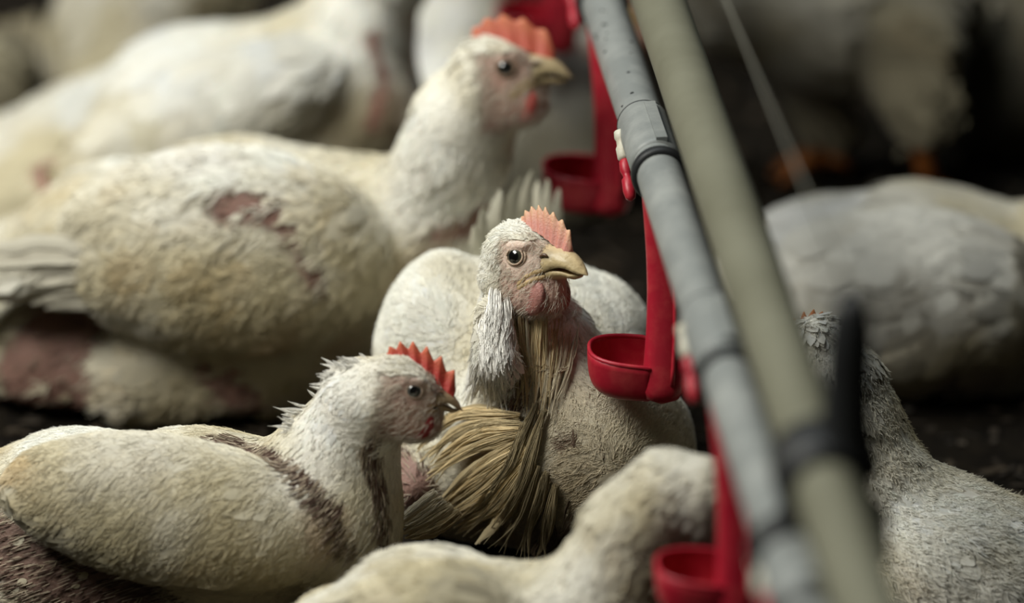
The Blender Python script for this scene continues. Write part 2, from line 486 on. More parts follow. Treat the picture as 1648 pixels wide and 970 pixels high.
def make_eye(fr, parent, base, iris, pos=(11.5, 15.2, 2.5), r=5.6, lid=(.50, .33, .22)):
    for sd in (-1, 1):
        c = np.array([pos[0], pos[1] * sd, pos[2]]); out = nrm(np.array([.22, sd * 1.0, .06]))
        V = []; cl = []; n, m = 20, 12
        x = nrm(np.cross(out, [0, 0, 1.0])); y = np.cross(out, x)
        for j in range(m + 1):
            a = math.pi * .62 * j / m
            for i in range(n):
                b2 = 2 * math.pi * i / n
                V.append(c + r * (out * math.cos(a) * .62 + (x * math.cos(b2) + y * math.sin(b2)) * math.sin(a) * .86))
                cl.append((.004, .004, .004) if a < .72 else (np.array(iris) * (1.0 if a < 1.0 else .45)))
        F = [[j * n + i, (j + 1) * n + i, (j + 1) * n + (i + 1) % n, j * n + (i + 1) % n] for j in range(m) for i in range(n)]
        eye = mesh_obj('eye', fr.w(np.array(V)), F, M_EYE, parent, base, np.array(cl))
        for rr, tt, cc, off in ((.86, .10, lid, .28), (1.04, .13, np.array(lid) * .98, .06)):
            ring = [c + out * r * off + (x * math.cos(a) * 1.06 + y * math.sin(a) * .92) * r * rr for a in np.linspace(0, 2 * math.pi, 29)]
            v, f = tube(fr.w(np.array(ring)), r * tt * .001 * fr.s, 8)
            mesh_obj('eyelid', v, f, M_SKIN, eye, base, np.tile(np.array(cc), (len(v), 1)))

def make_comb(fr, parent, base, c1, c2, teeth=6, height=13., x0=33, z0=6, x1=-6, z1=21, lean=0.0, tooth=.62):
    K, M = 72, 7
    V = []; cl = []
    for sd in (-1, 1):
        for i in range(K):
            u = i / (K - 1)
            # base follows the crown from the beak root to the back of the skull
            bx = x0 + (x1 - x0) * u; bz = z0 + (z1 - z0) * math.sin(min(1, u * 1.05) * math.pi / 2) ** 1.1 - 3
            ph = u * teeth; tri = 1 - abs((ph % 1) - .5) * 2
            env = height * (.32 + .9 * math.sin(math.pi * min(1, (u * .92 + .10)) ** .9) ** .8) 
            hgt = env * (1.12 - tooth + tooth * tri ** 1.2) * (1 if u > .06 else .55 + .45 * u / .06)
            ox, oz = .18 - .75 * u, 1.0 - .15 * u          # teeth rake backwards
            for j in range(M):
                v = j / (M - 1)
                th = (3.0 * (1 - v) ** 1.2 + 1.0 * (1 - v) + .35) * (.75 + .25 * tri)
                V.append((bx + ox * hgt * v, sd * th + lean * v * v * hgt * .5 + .5 * math.sin(u * 13) * v, bz + oz * hgt * v))
                f = max(0, v - .35) / .65
                f *= (.35 + .65 * tri)
                cl.append(np.array(c1) * (1 - f) + np.array(c2) * f)
    F = []; o = K * M
    for i in range(K - 1):
        for j in range(M - 1):
            a = i * M + j
            F.append([a, a + 1, a + M + 1, a + M]); F.append([o + a, o + a + M, o + a + M + 1, o + a + 1])
        a = i * M + M - 1; F.append([a, o + a, o + a + M, a + M])
    for j in range(M - 1):
        F.append([j, o + j, o + j + 1, j + 1]); a = (K - 1) * M + j; F.append([a, a + 1, o + a + 1, o + a])
    return mesh_obj('comb', fr.w(np.array(V)), F, M_COMB, parent, base, np.array(cl))

def make_wattles(fr, parent, base, col, size=1.0):
    for sd in (-1, 1):
        V = []; n, m = 18, 12
        for j in range(m + 1):
            a = math.pi * j / m
            for i in range(n):
                b2 = 2 * math.pi * i / n
                x = 7.6 * math.sin(a) * math.cos(b2) * (1 + .10 * math.sin(5 * b2 + 3 * a)); y = 3.6 * math.sin(a) * math.sin(b2); z = 10.5 * math.cos(a)
                x *= 1 + .25 * (-z / 10.5)
                V.append((19.5 + x * size + .3 * z, sd * (9.4 + .05 * z) + y * size, -20.5 - 4 * (size - 1) + z * size * .9))
        F = [[j * n + i, j * n + (i + 1) % n, (j + 1) * n + (i + 1) % n, (j + 1) * n + i] for j in range(m) for i in range(n)]
        cl = np.array(col)[None] * rng.uniform(.9, 1.1, (len(V), 1))
        mesh_obj('wattle', fr.w(np.array(V)), F, M_COMB, parent, base, cl)

# ------------------------------------------------------------------ hen builder
WHITE = np.array([.83, .81, .73]); CREAMC = np.array([.58, .515, .35]); STAIN = np.array([.50, .38, .20])
BARE = np.array([.235, .105, .080])

class Hen: pass

def hen(label, spine, blobs=(), head=None, vox=.004, nf=2600, fl=(.012, .024), tint=1.0, stain=.5, bare=(), fuzz=0, fuzz_nb=12,
        soil=0.0, seed=1, neck_len=None, bare_col=BARE, nofeather=(), lumps=.0035, skin_face=(.52, .34, .26), fuzz_rad=.00022, rough=.07, lift=.06, paint=(), group='white broiler chickens crowding the shed'):
    """spine: (px, py, depth, r_px) from the head end to the tail end."""
    h = Hen()
    S = np.array([P(a, b, d) for a, b, d, r in spine]); SR = np.array([r * d / FPX for a, b, d, r in spine])
    prims = []
    for i in range(len(S) - 1):
        prims.append((.018, lambda p, a=S[i], b=S[i + 1], r1=SR[i], r2=SR[i + 1]: sd_cone(p, a, b, r1, r2)))
    bb = [S - SR[:, None], S + SR[:, None]]
    for bl in blobs:
        if bl[0] == 'ball':
            _, a, b, d, r, k = bl; c = P(a, b, d); rr = r * d / FPX
            prims.append((k, lambda p, c=c, rr=rr: np.sqrt(((p - c) ** 2).sum(-1)) - rr)); bb += [c[None] - rr, c[None] + rr]
        elif bl[0] == 'ell':
            _, a, b, d, rx, ry, rz, rot, k = bl; c = P(a, b, d); q = math.radians(rot)
            A = np.stack([RX * math.cos(q) + UP * math.sin(q), -RX * math.sin(q) + UP * math.cos(q), TO])
            r = np.array([rx * d / FPX, ry * d / FPX, rz])
            prims.append((k, lambda p, c=c, A=A, r=r: sd_ell(p, c, A, r))); bb += [c[None] - r.max(), c[None] + r.max()]
        elif bl[0] == 'cone':
            _, a, b, d, r, a2, b2, d2, r2, k = bl; c = P(a, b, d); c2 = P(a2, b2, d2)
            prims.append((k, lambda p, c=c, c2=c2, r=r * d / FPX, r2=r2 * d2 / FPX: sd_cone(p, c, c2, r, r2)))
            bb += [c[None] - .05, c[None] + .05, c2[None] - .05, c2[None] + .05]
    fr = None
    if head:
        fr = Frame(P(*head['at']), cvec(*head['f']), cvec(*head.get('u', (0, 1, 0))), head.get('s', 1.0)); h.fr = fr
        prims += head_prims(fr); bb += [fr.c[None] - .05, fr.c[None] + .05]
    bb = np.concatenate(bb); lo_, hi_ = bb.min(0) - 3 * vox, bb.max(0) + 3 * vox
    lo_[2] = max(lo_[2], -.02)
    dims = np.ceil((hi_ - lo_) / vox).astype(int) + 1
    g = np.stack(np.meshgrid(*[lo_[i] + np.arange(dims[i]) * vox for i in range(3)], indexing='ij'), -1)
    vol = None
    for k, f in prims:
        d = f(g); vol = d if vol is None else smin(vol, d, k)
    nz_ = (fbm(g.reshape(-1, 3), 26, seed) - .5).reshape(vol.shape)
    if fr is not None:
        dh = np.sqrt(((g - fr.c) ** 2).sum(-1)); nz_ *= np.clip((dh - .032 * fr.s) / .03, 0, 1)
    vol = vol + nz_ * lumps * 2
    floor_d = .004 - g[..., 2]
    vol = np.maximum(vol, floor_d)
    V, F = surface_nets(vol, lo_, vox)
    N = vnormals(V, F)
    base = np.array([S[len(S) // 2][0], S[len(S) // 2][1], 0.0]); h.base = base
    h.bvh = BVHTree.FromPolygons([tuple(v) for v in V], [tuple(int(i) for i in f) for f in F])
    def cast(px, py, dflt=None):
        d = nrm(FW + RX * ((px - W / 2) / FPX) + UP * ((H / 2 - py) / FPX))
        r = h.bvh.ray_cast(Vector(CAM), Vector(d))
        if r[0] is None: return None if dflt is None else P(px, py, dflt)
        return np.array(r[0])
    h.cast = cast
    # bare and clear patches
    def patch_mask(p, patches):
        m = np.full(len(p), -40.0)
        for pl in patches:
            pts = [(cast(x, y), r) for x, y, r in pl]; pts = [(q, r) for q, r in pts if q is not None]
            if not pts: continue
            if len(pts) == 1: pts = pts * 2
            for (a, r1), (b, r2) in zip(pts[:-1], pts[1:]):
                sd = -sd_cone(p, a, b, r1 * 3.6 / FPX, r2 * 3.6 / FPX) * 1000
                m = np.maximum(m, sd + (fbm(p, 100, 3) - .5) * 9)
        return m
    def face_mask(p):
        if fr is None: return np.full(len(p), -1.0)
        q = fr.loc(p); fx = head.get('face_x', 1.5)
        m = np.minimum.reduce([q[:, 0] - fx - .15 * (q[:, 2] + 5) * (q[:, 2] < -5), 11.5 - q[:, 2] - .1 * (q[:, 0] - 10), q[:, 2] + 32])
        m = np.where(np.linalg.norm(q, axis=1) > 48, -5, m)
        return m + (fbm(p, 160, 8) - .5) * 5
    paints = [(cast(x, y), r * 3.6 / FPX, pc, stg) for x, y, r, pc, stg in paint]; paints = [q for q in paints if q[0] is not None]
    def coat_color(p, n):
        nz = fbm(p, 14, seed + 3); nz2 = fbm(p, 40, seed + 6)
        under = np.clip(.5 - n[:, 2], 0, 1)                 # litter dirt low down, plus lower-half shade put into the stain colour
        low = np.clip(1 - p[:, 2] / .125, 0, 1)
        a = np.clip((nz - .45) * 3.0 + stain * 1.3 - .35 + .6 * low, 0, 1)[:, None]
        c = WHITE * (1 - a) + CREAMC * a
        b_ = np.clip((nz2 - .60) * 5, 0, 1)[:, None] * min(1, stain + .15)
        c = c * (1 - .6 * b_) + STAIN * .6 * b_
        dl = np.clip((low - .55) * 2.0, 0, 1)[:, None] * (.35 + soil)
        c = c * (1 - np.clip(dl, 0, .85)) + np.array([.16, .10, .055]) * np.clip(dl, 0, .85)
        for q, r, pc, stg in paints:
            w_ = np.clip(1.3 - np.linalg.norm(p - q, axis=1) / r + (nz2 - .5) * .8, 0, 1); w_ = (w_ * w_ * (3 - 2 * w_) * stg)[:, None]
            c = c * (1 - w_) + np.array(pc)[None] * w_
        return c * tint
    h.coat_color = coat_color
    bm_, fm_ = patch_mask(V, bare), face_mask(V)
    col = coat_color(V, N) * .88
    bc = np.array(bare_col)[None] * (.65 + .8 * fbm(V, 60, 4))[:, None]
    w = np.clip(bm_ / 6 + .6, 0, 1)[:, None]; col = col * (1 - w) + bc * w
    fc = np.array(skin_face)[None] * (.72 + .55 * fbm(V, 110, 2))[:, None]
    rd = np.clip((fbm(V, 70, 12) - .5) * 4, 0, 1)[:, None]; fc = fc * (1 - .35 * rd) + np.array([.42, .13, .10]) * .35 * rd
    if fr is not None:
        ql = fr.loc(V); tw = np.clip((-13 - ql[:, 2]) / 10, 0, 1)[:, None] * .6; fc = fc * (1 - tw) + np.array(head.get('throat', (.36, .17, .135)))[None] * tw
    w = np.clip(fm_ / 4 + .5, 0, 1)[:, None]; col = col * (1 - w) + fc * w
    body = mesh_obj('broiler_chicken', V, F, M_SKIN, None, base, col)
    body.location = base; tag(body, label, 'chicken', group); h.obj = body
    # ---- feather flow
    tris = np.concatenate([F[:, [0, 1, 2]], F[:, [0, 2, 3]]])
    ar = np.linalg.norm(np.cross(V[tris[:, 1]] - V[tris[:, 0]], V[tris[:, 2]] - V[tris[:, 0]]), axis=1); cdf = np.cumsum(ar); cdf /= cdf[-1]
    def sample(n):
        t = tris[np.searchsorted(cdf, rng.random(n))]; u = rng.random((n, 2)); fl_ = u.sum(1) > 1; u[fl_] = 1 - u[fl_]
        p = V[t[:, 0]] + (V[t[:, 1]] - V[t[:, 0]]) * u[:, :1] + (V[t[:, 2]] - V[t[:, 0]]) * u[:, 1:]
        return p, nrm(N[t].mean(1))
    seg = nrm(np.diff(S, axis=0)); mid = .5 * (S[1:] + S[:-1])
    neck_n = head.get('neck', 2) if head else 0
    def flow(p, n):
        ws = 0; d = 0
        for i in range(len(seg)):
            a, b = S[i], S[i + 1]; ba = b - a; t = np.clip(((p - a) @ ba) / np.dot(ba, ba), 0, 1)
            dist = np.linalg.norm(p - a - t[:, None] * ba, axis=1) / (SR[i] + SR[i + 1]) * 2 + .02
            w = dist ** -6; d = d + seg[i][None] * w[:, None]; ws = ws + w
        d = nrm(d) + np.array([0, 0, -.28])[None] + rng.normal(0, rough, p.shape)
        d = d - n * (d * n).sum(-1, keepdims=True)
        return nrm(d)
    def neckness(p):
        if not fr: return np.zeros(len(p))
        k = 0 * p[:, 0] + 9.0
        for i in range(max(neck_n, 1)):
            k = np.minimum(k, sd_cone(p, S[i], S[i + 1], SR[i], SR[i + 1]))
        k = np.minimum(k, np.linalg.norm(p - fr.c, axis=1) - .03 * fr.s)
        return np.clip(1.25 - k / .03, 0, 1)
    h.flow, h.sample = flow, sample
    def keep(p, n):
        pm = patch_mask(p, bare); m = ((pm + rng.normal(0, 1.2, len(p)) < -1) | (rng.random(len(p)) < .012)) &  (face_mask(p) < -.5) & (p[:, 2] > .006)
        if fr is not None:
            ql = fr.loc(p); m &= np.linalg.norm(np.stack([ql[:, 0] - 11.5, np.abs(ql[:, 1]) - 15.2, ql[:, 2] - 2.5], -1), axis=1) > 8.5
        for x, y, r in nofeather:
            c = cast(x, y)
            if c is not None: m &= np.linalg.norm(p - c, axis=1) > r * 3.6 / FPX
        return m
    p, n = sample(nf); k = keep(p, n); p, n = p[k], n[k]
    nk = neckness(p); extra = rng.random(len(p)) 
    L = (fl[0] * nk + fl[1] * (1 - nk)) * rng.uniform(.75, 1.3, len(p)); Wd = L * (.42 * nk + .58 * (1 - nk))
    sh = np.clip(-patch_mask(p, bare) / 14 + .05, .35, 1) if len(bare) else 1.0
    L = L * sh; Wd = Wd * sh
    c = coat_color(p, n) * rng.uniform(.9, 1.06, (len(p), 1))
    d = flow(p, n)
    blades(p, n, d, L, Wd, np.clip(c, 0, .8), lift=lift, parent=body, base=base)
    if fr is not None:
        near = np.linalg.norm(V[tris].mean(1) - fr.c, axis=1) < .044 * fr.s
        tn, cn = tris[near], np.cumsum(ar[near])
        def sample_head(n_):
            t = tn[np.searchsorted(cn / cn[-1], rng.random(n_))]; u = rng.random((n_, 2)); fl_ = u.sum(1) > 1; u[fl_] = 1 - u[fl_]
            return V[t[:, 0]] + (V[t[:, 1]] - V[t[:, 0]]) * u[:, :1] + (V[t[:, 2]] - V[t[:, 0]]) * u[:, 1:], nrm(N[t].mean(1))
        def head_flow(p, n):
            d = -fr.x[None] * 1.0 - fr.z[None] * .35 + rng.normal(0, .12, p.shape); return nrm(d - n * (d * n).sum(-1, keepdims=True))
        p, n = sample_head(1500 if fuzz else 500); k = keep(p, n); p, n = p[k], n[k]
        L = .0075 * rng.uniform(.7, 1.3, len(p))
        blades(p, n, head_flow(p, n), L, L * .5, np.clip(coat_color(p, n) * 1.02, 0, .85), lift=.08, R=.03, parent=body, base=base)
    if fuzz:
        if fr is not None:
            p, n = sample_head(2600); k = keep(p, n); p, n = p[k], n[k]; L = .007 * rng.uniform(.7, 1.3, len(p)); h_tmp = barbs(p, n, head_flow(p, n), L, L * .55, np.clip(coat_color(p, n) * 1.05, 0, .88), 9, rad=fuzz_rad * .75, lift=.14, R=.03, rough=.07)
        p, n = sample(fuzz); k = keep(p, n); p, n = p[k], n[k]
        nk = neckness(p); L = (fl[0] * .95 * nk + fl[1] * .95 * (1 - nk)) * rng.uniform(.7, 1.35, len(p)); Wd = L * (.5 * nk + .7 * (1 - nk))
        c = np.clip(coat_color(p, n) * rng.uniform(.92, 1.12, (len(p), 1)), 0, .85)
        h.strands = Strands()
        if fr is not None: h.strands.add(*h_tmp)
        h.strands.add(*barbs(p, n, flow(p, n), L, Wd, c, fuzz_nb, rad=fuzz_rad, rough=rough, lift=lift * 1.7))
        if len(bare):                                   # broken pin feathers on the bare skin
            p, n = sample(fuzz * 4 if fuzz < 20000 else fuzz); pm = patch_mask(p, bare); k = (pm > -3) & (rng.random(len(p)) < np.clip(.9 - pm / 12, .18, 1)); p, n = p[k], n[k]
            if len(p):
                dd = flow(p, n); L = rng.uniform(.004, .011, len(p)); nn_ = len(p)
                pts = np.stack([p + dd * (L * t)[:, None] + n * (.0003 + .16 * L * t)[:, None] for t in (0, .4, .75, 1)], 1)
                pc_ = np.where(rng.random((nn_, 1)) < .45, np.array(bare_col)[None] * rng.uniform(.35, .8, (nn_, 1)), np.array([.48, .40, .30])[None] * rng.uniform(.5, 1.0, (nn_, 1)))
                h.strands.add(pts, np.tile(np.array([1, .9, .7, .3]) * .0003, (nn_, 1)), pc_)
        if fr is not None:                              # fine bristles on the bare face
            p, n = sample_head(5000); m = face_mask(p); ql = fr.loc(p); k = (m > -2) & (rng.random(len(p)) < np.clip(1.15 - m / 16, .3, 1)) & (np.linalg.norm(np.stack([ql[:, 0] - 13.5, np.abs(ql[:, 1]) - 15.2, ql[:, 2] - 3.5], -1), axis=1) > 8.5); p, n = p[k], n[k]
            if len(p):
                dd = nrm(-fr.x[None] * .8 - fr.z[None] * .55 + rng.normal(0, .25, p.shape)); dd = nrm(dd - n * (dd * n).sum(-1, keepdims=True))
                L = rng.uniform(.003, .0075, len(p))
                pts = np.stack([p + dd * (L * t)[:, None] + n * (.0004 + .25 * L * t)[:, None] for t in (0, .4, .75, 1)], 1)
                h.strands.add(pts, np.tile(np.array([1, .9, .7, .3]) * .00013, (len(p), 1)), np.tile(np.array([.62, .56, .47]) * tint, (len(p), 1)))
    if head:
        hd = head
        if hd.get('beak', True): make_beak(fr, body, base, hd.get('beakc', (.50, .36, .16)), hd.get('beakc2', (.50, .33, .20)), bl=hd.get('bl', 1.0), bh=hd.get('bh', 1.0))
        make_eye(fr, body, base, hd.get('iris', (.10, .095, .06)), lid=hd.get('lid', (.46, .31, .21)))
        make_comb(fr, body, base, hd.get('comb1', (.42, .06, .04)), hd.get('comb2', (.52, .16, .08)), **hd.get('comb', {}))
        make_wattles(fr, body, base, hd.get('watt', (.30, .035, .035)), hd.get('wsize', 1.0))
    return h


# ================================================================== drinker line
ZG, ZC = .270, .316
G0, G1 = ray_z(968, 0, ZG), ray_z(1283, 940, ZG)
C0, C1 = ray_z(1060, 0, ZC), ray_z(1382, 940, ZC)
GD, CD = nrm(G1 - G0), nrm(C1 - C0)
def on_line(o, d, y): return o + d * ((y - o[1]) / d[1])
def gpt(y): return on_line(G0, GD, y)
def cpt(y): return on_line(C0, CD, y)
Y0, Y1 = 1.6, 5.6
RG, RC = .0147, .0174

def pipe(name, a, b, r, mat, label):
    L = np.linalg.norm(b - a); ax = (b - a) / L
    prof = [(r * .86, 0.0), (r, 0.0)] + [(r, L * t) for t in np.linspace(.01, .99, 40)] + [(r, L), (r * .86, L)]
    v, f = revolve(prof, 40, a, ax, caps=False)
    o = mesh_obj(name, v, f, mat, None, a); o.location = a
    return tag(o, label, 'pipe')
gpipe = pipe('water_pipe', gpt(Y0), gpt(Y1), RG, M_GREY, 'grey plastic water pipe carrying the red drinker cups')
pipe('support_pipe', cpt(Y0), cpt(Y1), RC, M_CREAM, 'thick cream support pipe running above and beside the grey water pipe')

RING_Y = [ray_z(1055, 280, ZG)[1] + k * .325 for k in (-2, -1, 0, 1, 2)]
gb = gpt(Y0)
side = nrm(np.cross(GD, [0, 0, 1.0])); 
if side[0] > 0: side = -side                       # towards picture left
DOWN = np.array([0, 0, -1.0])
for k, y in enumerate(RING_Y):
    c = gpt(y)
    # black clip ring round the pipe
    pr = [(RG, -.0045), (RG + .0026, -.0045), (RG + .0034, -.002), (RG + .0034, .002), (RG + .0026, .0045), (RG, .0045)]
    v, f = revolve(pr, 36, c, GD, caps=False); mesh_obj('clip_ring', v, f, M_BLACK, gpipe, gb)
    # moulded nipple saddle between the clip and the next thin ring
    c2 = gpt(y + .050)
    pr = [(RG, -.042), (RG + .0016, -.041), (RG + .0020, -.038), (RG + .0020, .030), (RG + .0014, .033), (RG, .034)]
    v, f = revolve(pr, 36, c2, GD, caps=False); sdl = mesh_obj('nipple_saddle', v, f, M_GREY, gpipe, gb)
    c3 = gpt(y + .088)
    arc = [c3 + (side * math.cos(a) + np.array([0, 0, 1.0]) * math.sin(a)) * (RG + .0012) for a in np.linspace(-.5, 2.2, 24)]
    v, f = tube(arc, .0011, 8); mesh_obj('saddle_strap', v, f, M_BLACK, sdl, gb)
    # rough seam blocks on the top of the saddle
    v, f = boxv(c2 + (side * -.2 + np.array([0, 0, 1.0])) * (RG + .0012), GD * .033, side * .0035, np.array([0, 0, .0022])); mesh_obj('saddle_seam', v, f, M_GREY, sdl, gb, smooth=False)
    # white nipple body with its red pin at the side of the saddle
    nb = gpt(y + .070) + side * (RG + .001) + DOWN * .004
    ax = nrm(DOWN * .62 + GD * .75 - side * .05)
    v, f = revolve([(.0024, -.008), (.0042, -.007), (.0045, -.003), (.0036, -.001), (.0036, .003), (.0046, .005), (.0044, .012), (.0030, .014)], 20, nb, ax)
    npl = mesh_obj('nipple', v, f, M_WHITE, gpipe, gb)
    v, f = revolve([(.0026, .013), (.0038, .015), (.0042, .021), (.0030, .024), (.0026, .026), (.0040, .028), (.0042, .036), (.0032, .041), (.0010, .043)], 20, nb, ax)
    mesh_obj('nipple_pin', v, f, M_RED, npl, gb)
# dark fly-specks and dirt on the pipe
for k in range(26):
    y = RING_Y[2] + rng.uniform(0.03, .40); a = rng.uniform(.2, 2.0)
    c = gpt(y) + (side * math.cos(a) + np.array([0, 0, 1.0]) * math.sin(a)) * RG
    nn = nrm(side * math.cos(a) + np.array([0, 0, 1.0]) * math.sin(a)); r = rng.uniform(.0005, .0014)
    v, f = revolve([(r, 0), (r * .8, .0004), (r * .2, .0006)], 8, c, nn)
    mesh_obj('dirt_speck', v, f, M_BLACK, gpipe, gb)

def drinker_cup(y, label, tilt=0.0):
    """red hanging arm with a rounded foot and a drip bowl on its left side"""
    top = gpt(y) + DOWN * .013
    ux = np.array([1.0, 0, 0]); uy = np.array([0, 1.0, 0]); uz = np.array([0, 0, 1.0])
    root = bpy.data.objects.new('drinker_cup', None); COL.objects.link(root)
    Lh = .133
    foot = top + DOWN * Lh + ux * (tilt)
    root.location = foot; base = foot
    tag(root, label, 'drinker cup', 'red drinker cups hanging from the water pipe')
    # arm: half-round strap, wider towards the foot, rounded end
    K, M = 26, 20; V = []
    for i in range(K):
        t = i / (K - 1)
        c = top + (foot - top) * t + ux * .004 * math.sin(t * math.pi) - uy * .021 * t
        w = .0112 + .0026 * t
        d = .0075 + .0055 * t
        if t > .9:
            e = (t - .9) / .1; s = math.sqrt(max(0.0, 1 - e * e)); w *= max(s, .05); d *= max(s, .05)
        for k in range(M):
            a = 2 * math.pi * k / M; cx, cy = math.cos(a), math.sin(a)
            V.append(c + ux * w * math.copysign(abs(cx) ** .75, cx) + uy * d * math.copysign(abs(cy) ** .75, cy))
    F = [[i * M + k, i * M + (k + 1) % M, (i + 1) * M + (k + 1) % M, (i + 1) * M + k] for i in range(K - 1) for k in range(M)]
    F += [list(range(M))[::-1], [(K - 1) * M + k for k in range(M)]]
    mesh_obj('arm', V, F, M_RED, root, base)
    # mould rib down the front of the arm
    v, f = tube([top + (foot - top) * t + ux * (.004 * math.sin(t * math.pi) + .005) - uy * (.0073 + .0260 * t) for t in np.linspace(.05, .88, 12)], .0016, 8)
    mesh_obj('rib', v, f, M_RED, root, base)
    # bowl: open shell, elongated to the left, slightly angular rim
    bc = foot + uz * .027 - ux * .011 - uy * .002
    n, m = 40, 12; V = []
    def rim(a):
        x, yv = math.cos(a), math.sin(a)
        rr = .0355 if x < 0 else .009
        k = (abs(x) ** 2.6 + abs(yv) ** 2.6) ** (-1 / 2.6)
        return x * rr * k, yv * .0265 * k
    for sh in (0, 1):
        for j in range(m + 1):
            e = j / m
            dep = -.0265 * (1 - (1 - e) ** 2.2) + (.0022 * sh if j else .0)
            q = (1 - e ** 2.6) ** .5 if e < 1 else .0
            q = max(q, .02)
            for i in range(n):
                a = 2 * math.pi * i / n; x, yv = rim(a)
                sc = q * (1 - .07 * sh)
                tiltz = -.0035 * math.cos(a) * (1 - e)
                V.append(bc + ux * x * sc + uy * yv * sc + uz * (dep + tiltz))
    F = []
    for sh in (0, 1):
        o = sh * (m + 1) * n
        for j in range(m):
            for i in range(n):
                qd = [o + j * n + i, o + j * n + (i + 1) % n, o + (j + 1) * n + (i + 1) % n, o + (j + 1) * n + i]
                F.append(qd if sh else qd[::-1])
        F.append([o + m * n + i for i in range(n)])
    o = (m + 1) * n
    for i in range(n): F.append([i, (i + 1) % n, o + (i + 1) % n, o + i])
    bw = mesh_obj('bowl', V, F, M_RED, root, base)
    ring = [V[i] * .5 + V[o + i] * .5 for i in range(n)]; ring.append(ring[0]); ring.append(ring[1])
    v, f = tube(ring, .0014, 8); mesh_obj('rim', v, f, M_RED, bw, base)
drinker_cup(RING_Y[1], 'nearest red drinker cup, blurred, at the bottom of the picture', .006)
drinker_cup(RING_Y[2], 'sharp red drinker cup with dark open bowl beside the central hen breast', .002)
drinker_cup(RING_Y[3], 'red drinker cup behind the central hen, below the raised head of the tall hen', .006)
drinker_cup(RING_Y[4], 'farthest red drinker cup, cut by the top edge of the picture', .004)

# black hanger clip: two bands, web and upright prong
hy = on_line(C0, CD, ray_z(1335, 765, ZC)[1])
hy = hy
cc, gc = hy, gpt(hy[1])
root = bpy.data.objects.new('pipe_hanger', None); COL.objects.link(root); root.location = cc; 
tag(root, 'black plastic hanger clip with tall prong gripping both pipes', 'hanger clip')
def band(name, c, d, r, w, t):
    pr = [(r, -w), (r + t, -w), (r + t * 1.15, 0), (r + t, w), (r, w)]
    v, f = revolve(pr, 36, c, d, caps=False); mesh_obj(name, v, f, M_BLACK, root, cc)
band('pipe_band', cc, CD, RC, .022, .0070)
band('pipe_band', gc, GD, RG, .012, .0050)
mid = (cc + gc) / 2
v, f = boxv(mid, np.array([.014, 0, .006]), CD * .012, nrm(cc - gc) * .030); mesh_obj('web', v, f, M_BLACK, root, cc, smooth=False)
pb = cc + np.array([.012, 0, .004]); pt = pb + np.array([.002, .0, .100])
path = [pb + (pt - pb) * t for t in np.linspace(0, 1, 12)]
v, f = tube(path, np.array([.021, .018, .0155, .0142, .0135, .013, .013, .013, .0125, .0115, .0095, .005]), 12); mesh_obj('prong', v, f, M_BLACK, root, cc)
v, f = boxv(pb + np.array([0, 0, -.004]), np.array([.016, 0, .004]), CD * .011, np.array([.002, 0, .010]), .7); mesh_obj('prong_foot', v, f, M_BLACK, root, cc, smooth=False)
# tail of the strap below the cream pipe
v, f = tube([cc + np.array([.014, 0, -.012]), cc + np.array([.026, -.005, -.022]), cc + np.array([.030, -.008, -.045])], [.012, .011, .008], 10); mesh_obj('strap_tail', v, f, M_BLACK, root, cc)

# thin cord running beside the pipes
b_ = pt + np.array([0, 0, -.004]); kd = nrm(ray_z(1168, 0, .44) - b_); a = b_ + kd * 2.6
v, f = tube([a + (b_ - a) * t + np.array([0, 0, -.02 * math.sin(t * math.pi) * 0]) for t in np.linspace(0, 1, 30)], .0008, 8)
co = mesh_obj('cord', v, f, M_CORD, None, a); co.location = a; tag(co, 'thin pale cord running from the black prong past the cream pipe', 'cord')

